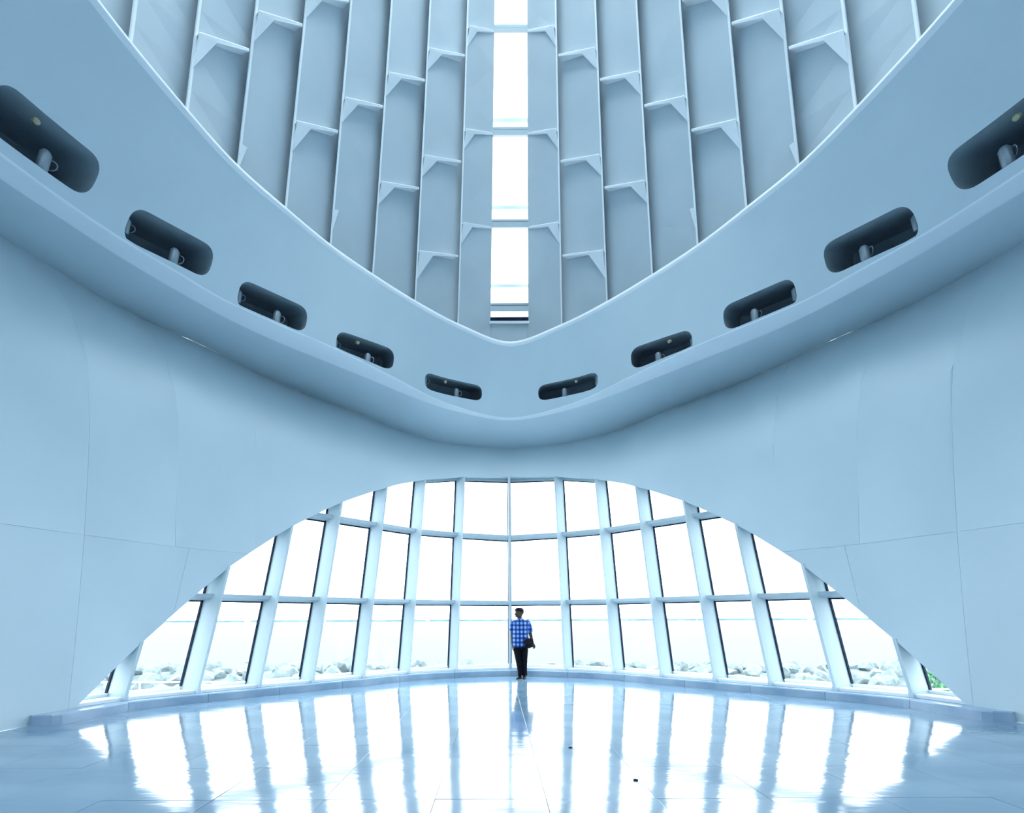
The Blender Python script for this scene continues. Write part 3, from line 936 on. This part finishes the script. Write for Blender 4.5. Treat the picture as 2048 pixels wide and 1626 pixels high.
def plaid():
    m = mat('blue_plaid', (.05, .2, .7), .8)
    nt = m.node_tree; b = nt.nodes['Principled BSDF']
    tc = nt.nodes.new('ShaderNodeTexCoord'); sp = nt.nodes.new('ShaderNodeSeparateXYZ')
    nt.links.new(tc.outputs['Object'], sp.inputs[0])
    def band(sock, freq, ph):
        a = nt.nodes.new('ShaderNodeMath'); a.operation = 'MULTIPLY_ADD'; a.inputs[1].default_value = freq; a.inputs[2].default_value = ph
        s = nt.nodes.new('ShaderNodeMath'); s.operation = 'SINE'
        c = nt.nodes.new('ShaderNodeMapRange'); c.inputs[1].default_value = -.45; c.inputs[2].default_value = .35
        nt.links.new(sock, a.inputs[0]); nt.links.new(a.outputs[0], s.inputs[0]); nt.links.new(s.outputs[0], c.inputs[0])
        return c.outputs[0]
    x = band(sp.outputs[0], 2 * math.pi / .095, .4); z = band(sp.outputs[2], 2 * math.pi / .105, .9)
    ad = nt.nodes.new('ShaderNodeMath'); ad.operation = 'ADD'; nt.links.new(x, ad.inputs[0]); nt.links.new(z, ad.inputs[1])
    hf = nt.nodes.new('ShaderNodeMath'); hf.operation = 'MULTIPLY'; hf.inputs[1].default_value = .5; nt.links.new(ad.outputs[0], hf.inputs[0])
    r = nt.nodes.new('ShaderNodeValToRGB')
    e = r.color_ramp.elements
    e[0].position = .05; e[0].color = (.003, .01, .09, 1); e[1].position = .95; e[1].color = (.20, .40, .72, 1)
    q = r.color_ramp.elements.new(.5); q.color = (.012, .07, .36, 1)
    nt.links.new(hf.outputs[0], r.inputs[0]); nt.links.new(r.outputs[0], b.inputs['Base Color'])
    return m
PLAID = plaid()
for m_ in (DARK, SHOE, BAG, HAIR): m_.node_tree.nodes['Principled BSDF'].inputs['Specular IOR Level'].default_value = .12
O = Vector((PX0, PY0, 0))
def place(vs): return [O + Vector(v) for v in vs]
# local frame: x to the photo's right, y away from the camera; the man faces the camera, turned a little to the photo's left
# --- skin body: one continuous surface (head, neck, torso, arms with hands, legs)
hs_ = 1.1
J = [(.0, .0, .96, .15, .12), (.0, .0, 1.15, .155, .13), (.0, .02, 1.32, .14, .10), (-.01, .02, 1.43, .07, .06), (-.025, .0, 1.52, .062, .06),
     (-.03, -.005, 1.60, .078, .092), (-.03, .0, 1.68, .07, .085),
     (-.175, .02, 1.38, .050), (-.215, .03, 1.14, .042), (-.215, -.03, .90, .030), (-.205, -.045, .84, .028, .036),
     (.18, .03, 1.38, .050), (.235, .06, 1.15, .044), (.285, .0, .93, .032), (.30, -.03, .87, .028, .036),
     (-.10, .0, .86, .10), (-.065, .0, .50, .065), (-.045, .02, .10, .04), (.10, .0, .86, .10), (.09, .01, .50, .068), (.075, .03, .10, .042)]
Bn = [(0, 1), (1, 2), (2, 3), (3, 4), (4, 5), (5, 6), (2, 7), (7, 8), (8, 9), (9, 10), (2, 11), (11, 12), (12, 13), (13, 14), (0, 15), (15, 16), (16, 17), (0, 18), (18, 19), (19, 20)]
bv, bf = skinned('body', J, Bn, SKINM)
def merge(v, f, v2, f2):
    n = len(v); return v + list(v2), f + [tuple(i + n for i in q) for q in f2]
# head: profile turned towards the photo's left, with nose, brow, lips, chin, ears
hd = []
HN = 20
fdir = Vector((-.86, -.50, 0)).normalized(); sdir = Vector((-fdir.y, fdir.x, 0))
hc = Vector((-.032, .0, 0))
prof = [  # z, back extent, front extent, half width
    (1.515, .050, .045, .040), (1.535, .058, .088, .050), (1.552, .066, .098, .060), (1.567, .075, .093, .064), (1.578, .080, .101, .066), (1.590, .085, .096, .068),
    (1.602, .090, .104, .070), (1.616, .094, .094, .072), (1.632, .098, .088, .074), (1.650, .101, .096, .076), (1.668, .102, .096, .076), (1.69, .098, .090, .073), (1.71, .086, .076, .064), (1.727, .064, .052, .048), (1.737, .03, .022, .024)]
for z, bk, fr, hw in prof:
    rg = []
    for k in range(HN):
        t = 2 * math.pi * k / HN; c, s = math.cos(t), math.sin(t)
        ext = fr if c > 0 else bk
        nose = 0
        if 1.585 < z < 1.62 and c > .93: nose = .022 if z < 1.61 else .012
        eye = -.008 if (abs(z - 1.632) < .005 and .6 < c < .95) else 0
        rg.append(hc + fdir * (ext * c + nose + eye) + sdir * (hw * s) + Vector((0, 0, z)))
    hd.append(rg)
HC = hc + Vector((0, 0, 1.515))
grow = lambda v: HC + Vector(((v - HC).x * 1.14, (v - HC).y * 1.14, (v - HC).z * 1.07))
hd = [[grow(p) for p in r] for r in hd]
mb = MB(); mb.loft(hd)
for sg in (-1, 1):
    e = hc + sdir * sg * .074 + fdir * -.008 + Vector((0, 0, 1.62))
    mb.loft([[e + fdir * (.017 * math.cos(t)) * w + Vector((0, 0, .030 * math.sin(t) * w)) + sdir * sg * o for t in [2 * math.pi * k / 8 for k in range(8)]] for o, w in ((-.006, .8), (.010, 1.0), (.016, .6))])
n_h = HN * len(prof)
mb.v = mb.v[:n_h] + [grow(p) for p in mb.v[n_h:]]
bv, bf = merge(bv, bf, mb.v, mb.f)
# hands: palm and five curled fingers
def hand(c, down, palm_n, sc, thumb):
    down = Vector(down).normalized(); pn = Vector(palm_n).normalized(); sd = down.cross(pn).normalized() * thumb
    m = MB(); c = Vector(c)
    rg = []
    for t, w, h in ((0, .022, .018), (.03, .034, .017), (.07, .041, .016), (.09, .040, .013)):
        q = c + down * t * sc
        rg.append([q + sd * w * sc * math.cos(a) + pn * h * sc * math.sin(a) for a in [2 * math.pi * k / 8 for k in range(8)]])
    m.loft(rg)
    for i, (o, ln) in enumerate(((.030, .070), (.010, .079), (-.010, .074), (-.029, .058))):
        p = c + down * .085 * sc + sd * o * sc
        m.tube([p, p + down * ln * .42 * sc, p + down * ln * .75 * sc + pn * .012 * sc, p + down * ln * .95 * sc + pn * .030 * sc], [.0095 * sc, .009 * sc, .008 * sc, .005 * sc], 7)
    p = c + down * .025 * sc + sd * .028 * sc
    m.tube([p, p + (down * .6 + sd * .8).normalized() * .035 * sc, p + down * .055 * sc + sd * .038 * sc + pn * .012 * sc], [.012 * sc, .0105 * sc, .007 * sc], 7)
    return m
for args in (((-.207, -.04, .85), (.05, -.05, -1), (.9, .1, 0), 1.0, -1), ((.298, -.025, .89), (.35, -.2, -1), (-.5, -.8, 0), 1.0, 1)):
    h_ = hand(*args); bv, bf = merge(bv, bf, h_.v, h_.f)
body = mesh('body', place(bv), bf, SKINM, man, True, O)
# --- hair: short cap
hr = []
for z, bk, fr, hw in [(1.60, .100, -.03, .079), (1.63, .109, -.015, .083), (1.655, .112, .02, .085), (1.675, .113, .102, .085), (1.70, .110, .104, .082), (1.722, .098, .092, .073), (1.742, .072, .066, .054), (1.753, .034, .03, .026)]:
    hr.append([hc + fdir * ((fr if math.cos(t) > 0 else bk) * math.cos(t)) + sdir * hw * math.sin(t) + Vector((0, 0, z)) for t in [2 * math.pi * k / HN for k in range(HN)]])
mb = MB(); mb.loft([[grow(p) for p in r] for r in hr]); mesh('hair', place(mb.v), mb.f, HAIR, man, True, O)
# --- shirt: torso loft with a belly, sleeves, collar
def ell(cx, cy, z, rx, ryf, ryb, n=24, tilt=0):
    out = []
    for k in range(n):
        t = 2 * math.pi * k / n; c, s = math.cos(t), math.sin(t)
        out.append(Vector((cx + rx * (abs(c) ** .85) * (1 if c > 0 else -1), cy + (-ryf if s < 0 else ryb) * (abs(s) ** .9) * 1.0 if s < 0 else cy + ryb * (abs(s) ** .9), z + tilt * c)))
    return out
SH = [(0.0, 0, .785, .182, .175, .125, .01), (.0, 0, .80, .190, .185, .13, .01), (-.003, 0, .90, .197, .205, .135, 0), (-.005, 0, 1.0, .197, .21, .135, 0), (-.004, 0, 1.1, .190, .195, .13, 0),
      (.0, 0, 1.2, .184, .165, .13, 0), (.0, 0, 1.3, .187, .145, .125, 0), (.002, .01, 1.37, .176, .125, .115, 0), (.0, .015, 1.42, .140, .10, .095, 0), (-.008, .015, 1.465, .085, .075, .075, 0), (-.012, .01, 1.495, .068, .066, .066, 0)]
m = MB(); m.loft([ell(a, b, c, d * 1.06, e, f, 24, g) for a, b, c, d, e, f, g in SH], caps=False)
shv, shf = list(m.v), list(m.f)
for pts_, rr in (([(-.10, .015, 1.405), (-.172, .02, 1.375), (-.212, .03, 1.26), (-.235, .03, 1.15)], [.055, .078, .068, .062]), ([(.10, .015, 1.405), (.178, .025, 1.375), (.226, .05, 1.26), (.25, .06, 1.145)], [.055, .08, .070, .065])):
    t = MB(); t.tube(pts_, rr, 14, caps=False); shv, shf = merge(shv, shf, t.v, t.f)
shirt = mesh('shirt', place(shv), shf, PLAID, man, True, O)
t = MB()
for sg in (-1, 1):
    t.add([Vector((-.012, -.075, 1.455)), Vector((-.012 + sg * .060, -.055, 1.445)), Vector((-.012 + sg * .072, -.02, 1.50)), Vector((-.012 + sg * .02, -.062, 1.492))], [(0, 1, 2, 3)])
mesh('collar', place(t.v), t.f, PLAID, shirt, False, O)
# --- trousers
def leg(cx):
    return None
tv = MB()
tv.loft([ell(.0, .0, z, rx, f_, b_, 24) for z, rx, f_, b_ in ((.70, .165, .12, .13), (.78, .176, .13, .135), (.88, .180, .14, .13), (.95, .178, .14, .12))])
for path, rr in (([(-.085, 0, .80), (-.078, 0, .68), (-.055, 0, .50), (-.03, .01, .30), (-.015, .02, .13), (-.012, .015, .075)], [.098, .098, .083, .070, .062, .066]),
                 ([(.085, 0, .80), (.088, 0, .68), (.088, .01, .50), (.092, .02, .30), (.098, .025, .13), (.10, .02, .075)], [.098, .097, .080, .066, .060, .064])):
    tv.tube(path, rr, 16)
mesh('trousers', place(tv.v), tv.f, DARK, man, True, O, 60)
# --- shoes
for cx, cy, dx in ((-.03, .0, -.42), (.095, .01, -.18)):
    d = Vector((dx, -1, 0)).normalized(); s = Vector((-d.y, d.x, 0)); c = Vector((cx, cy, 0))
    rg = []
    for tt, w, h in ((-.085, .022, .035), (-.075, .034, .055), (-.03, .040, .085), (.02, .041, .082), (.07, .046, .058), (.12, .050, .045), (.165, .043, .035), (.19, .022, .022)):
        q = c + d * tt
        rg.append([q + s * w * x + Vector((0, 0, z * h)) for x, z in ((-1, 0), (-1, .35), (-.75, .8), (-.3, 1), (.3, 1), (.75, .8), (1, .35), (1, 0))])
    m = MB(); m.loft(rg); o = mesh('shoe', place(m.v), m.f, SHOE, man, True, O, 50)
# --- bag on his left hip, thing of its own, hanging from a strap
bg_ = empty('shoulder_bag', O + Vector((.21, -.08, .76)), label='black shoulder bag hanging at the left hip of the standing man', cat='bag')
rg = []
for z, wx, wy, cx in ((.765, .06, .035, .20), (.775, .095, .05, .205), (.84, .115, .06, .21), (.92, .11, .06, .20), (.98, .095, .05, .185), (1.0, .07, .035, .18)):
    rg.append([Vector((cx + wx * math.copysign(abs(math.cos(t)) ** .5, math.cos(t)), -.19 + wy * math.copysign(abs(math.sin(t)) ** .6, math.sin(t)) + (cx + wx * math.cos(t) - .15) * .35, z + .02 * math.cos(t))) for t in [2 * math.pi * k / 16 for k in range(16)]])
m = MB(); m.loft(rg); mesh('pouch', place(m.v), m.f, BAG, bg_, True, O + Vector((.21, -.08, .76)), 50)
m = MB(); m.add([Vector(p) for p in ((.11, -.275, .985), (.30, -.205, .985), (.305, -.208, .87), (.21, -.255, .845), (.11, -.28, .87))], [(0, 1, 2, 3, 4)])
mesh('flap', place(m.v), m.f, BAG, bg_, False, O + Vector((.21, -.08, .76)))
m = MB(); m.tube([(.29, -.12, .97), (.275, -.03, 1.1), (.235, .05, 1.3), (.19, .05, 1.475), (.13, .12, 1.40), (.15, .14, 1.2), (.10, -.2, .99)], [.012] * 7, 6)
mesh('strap', place(m.v), m.f, BAG, bg_, True, O + Vector((.21, -.08, .76)))
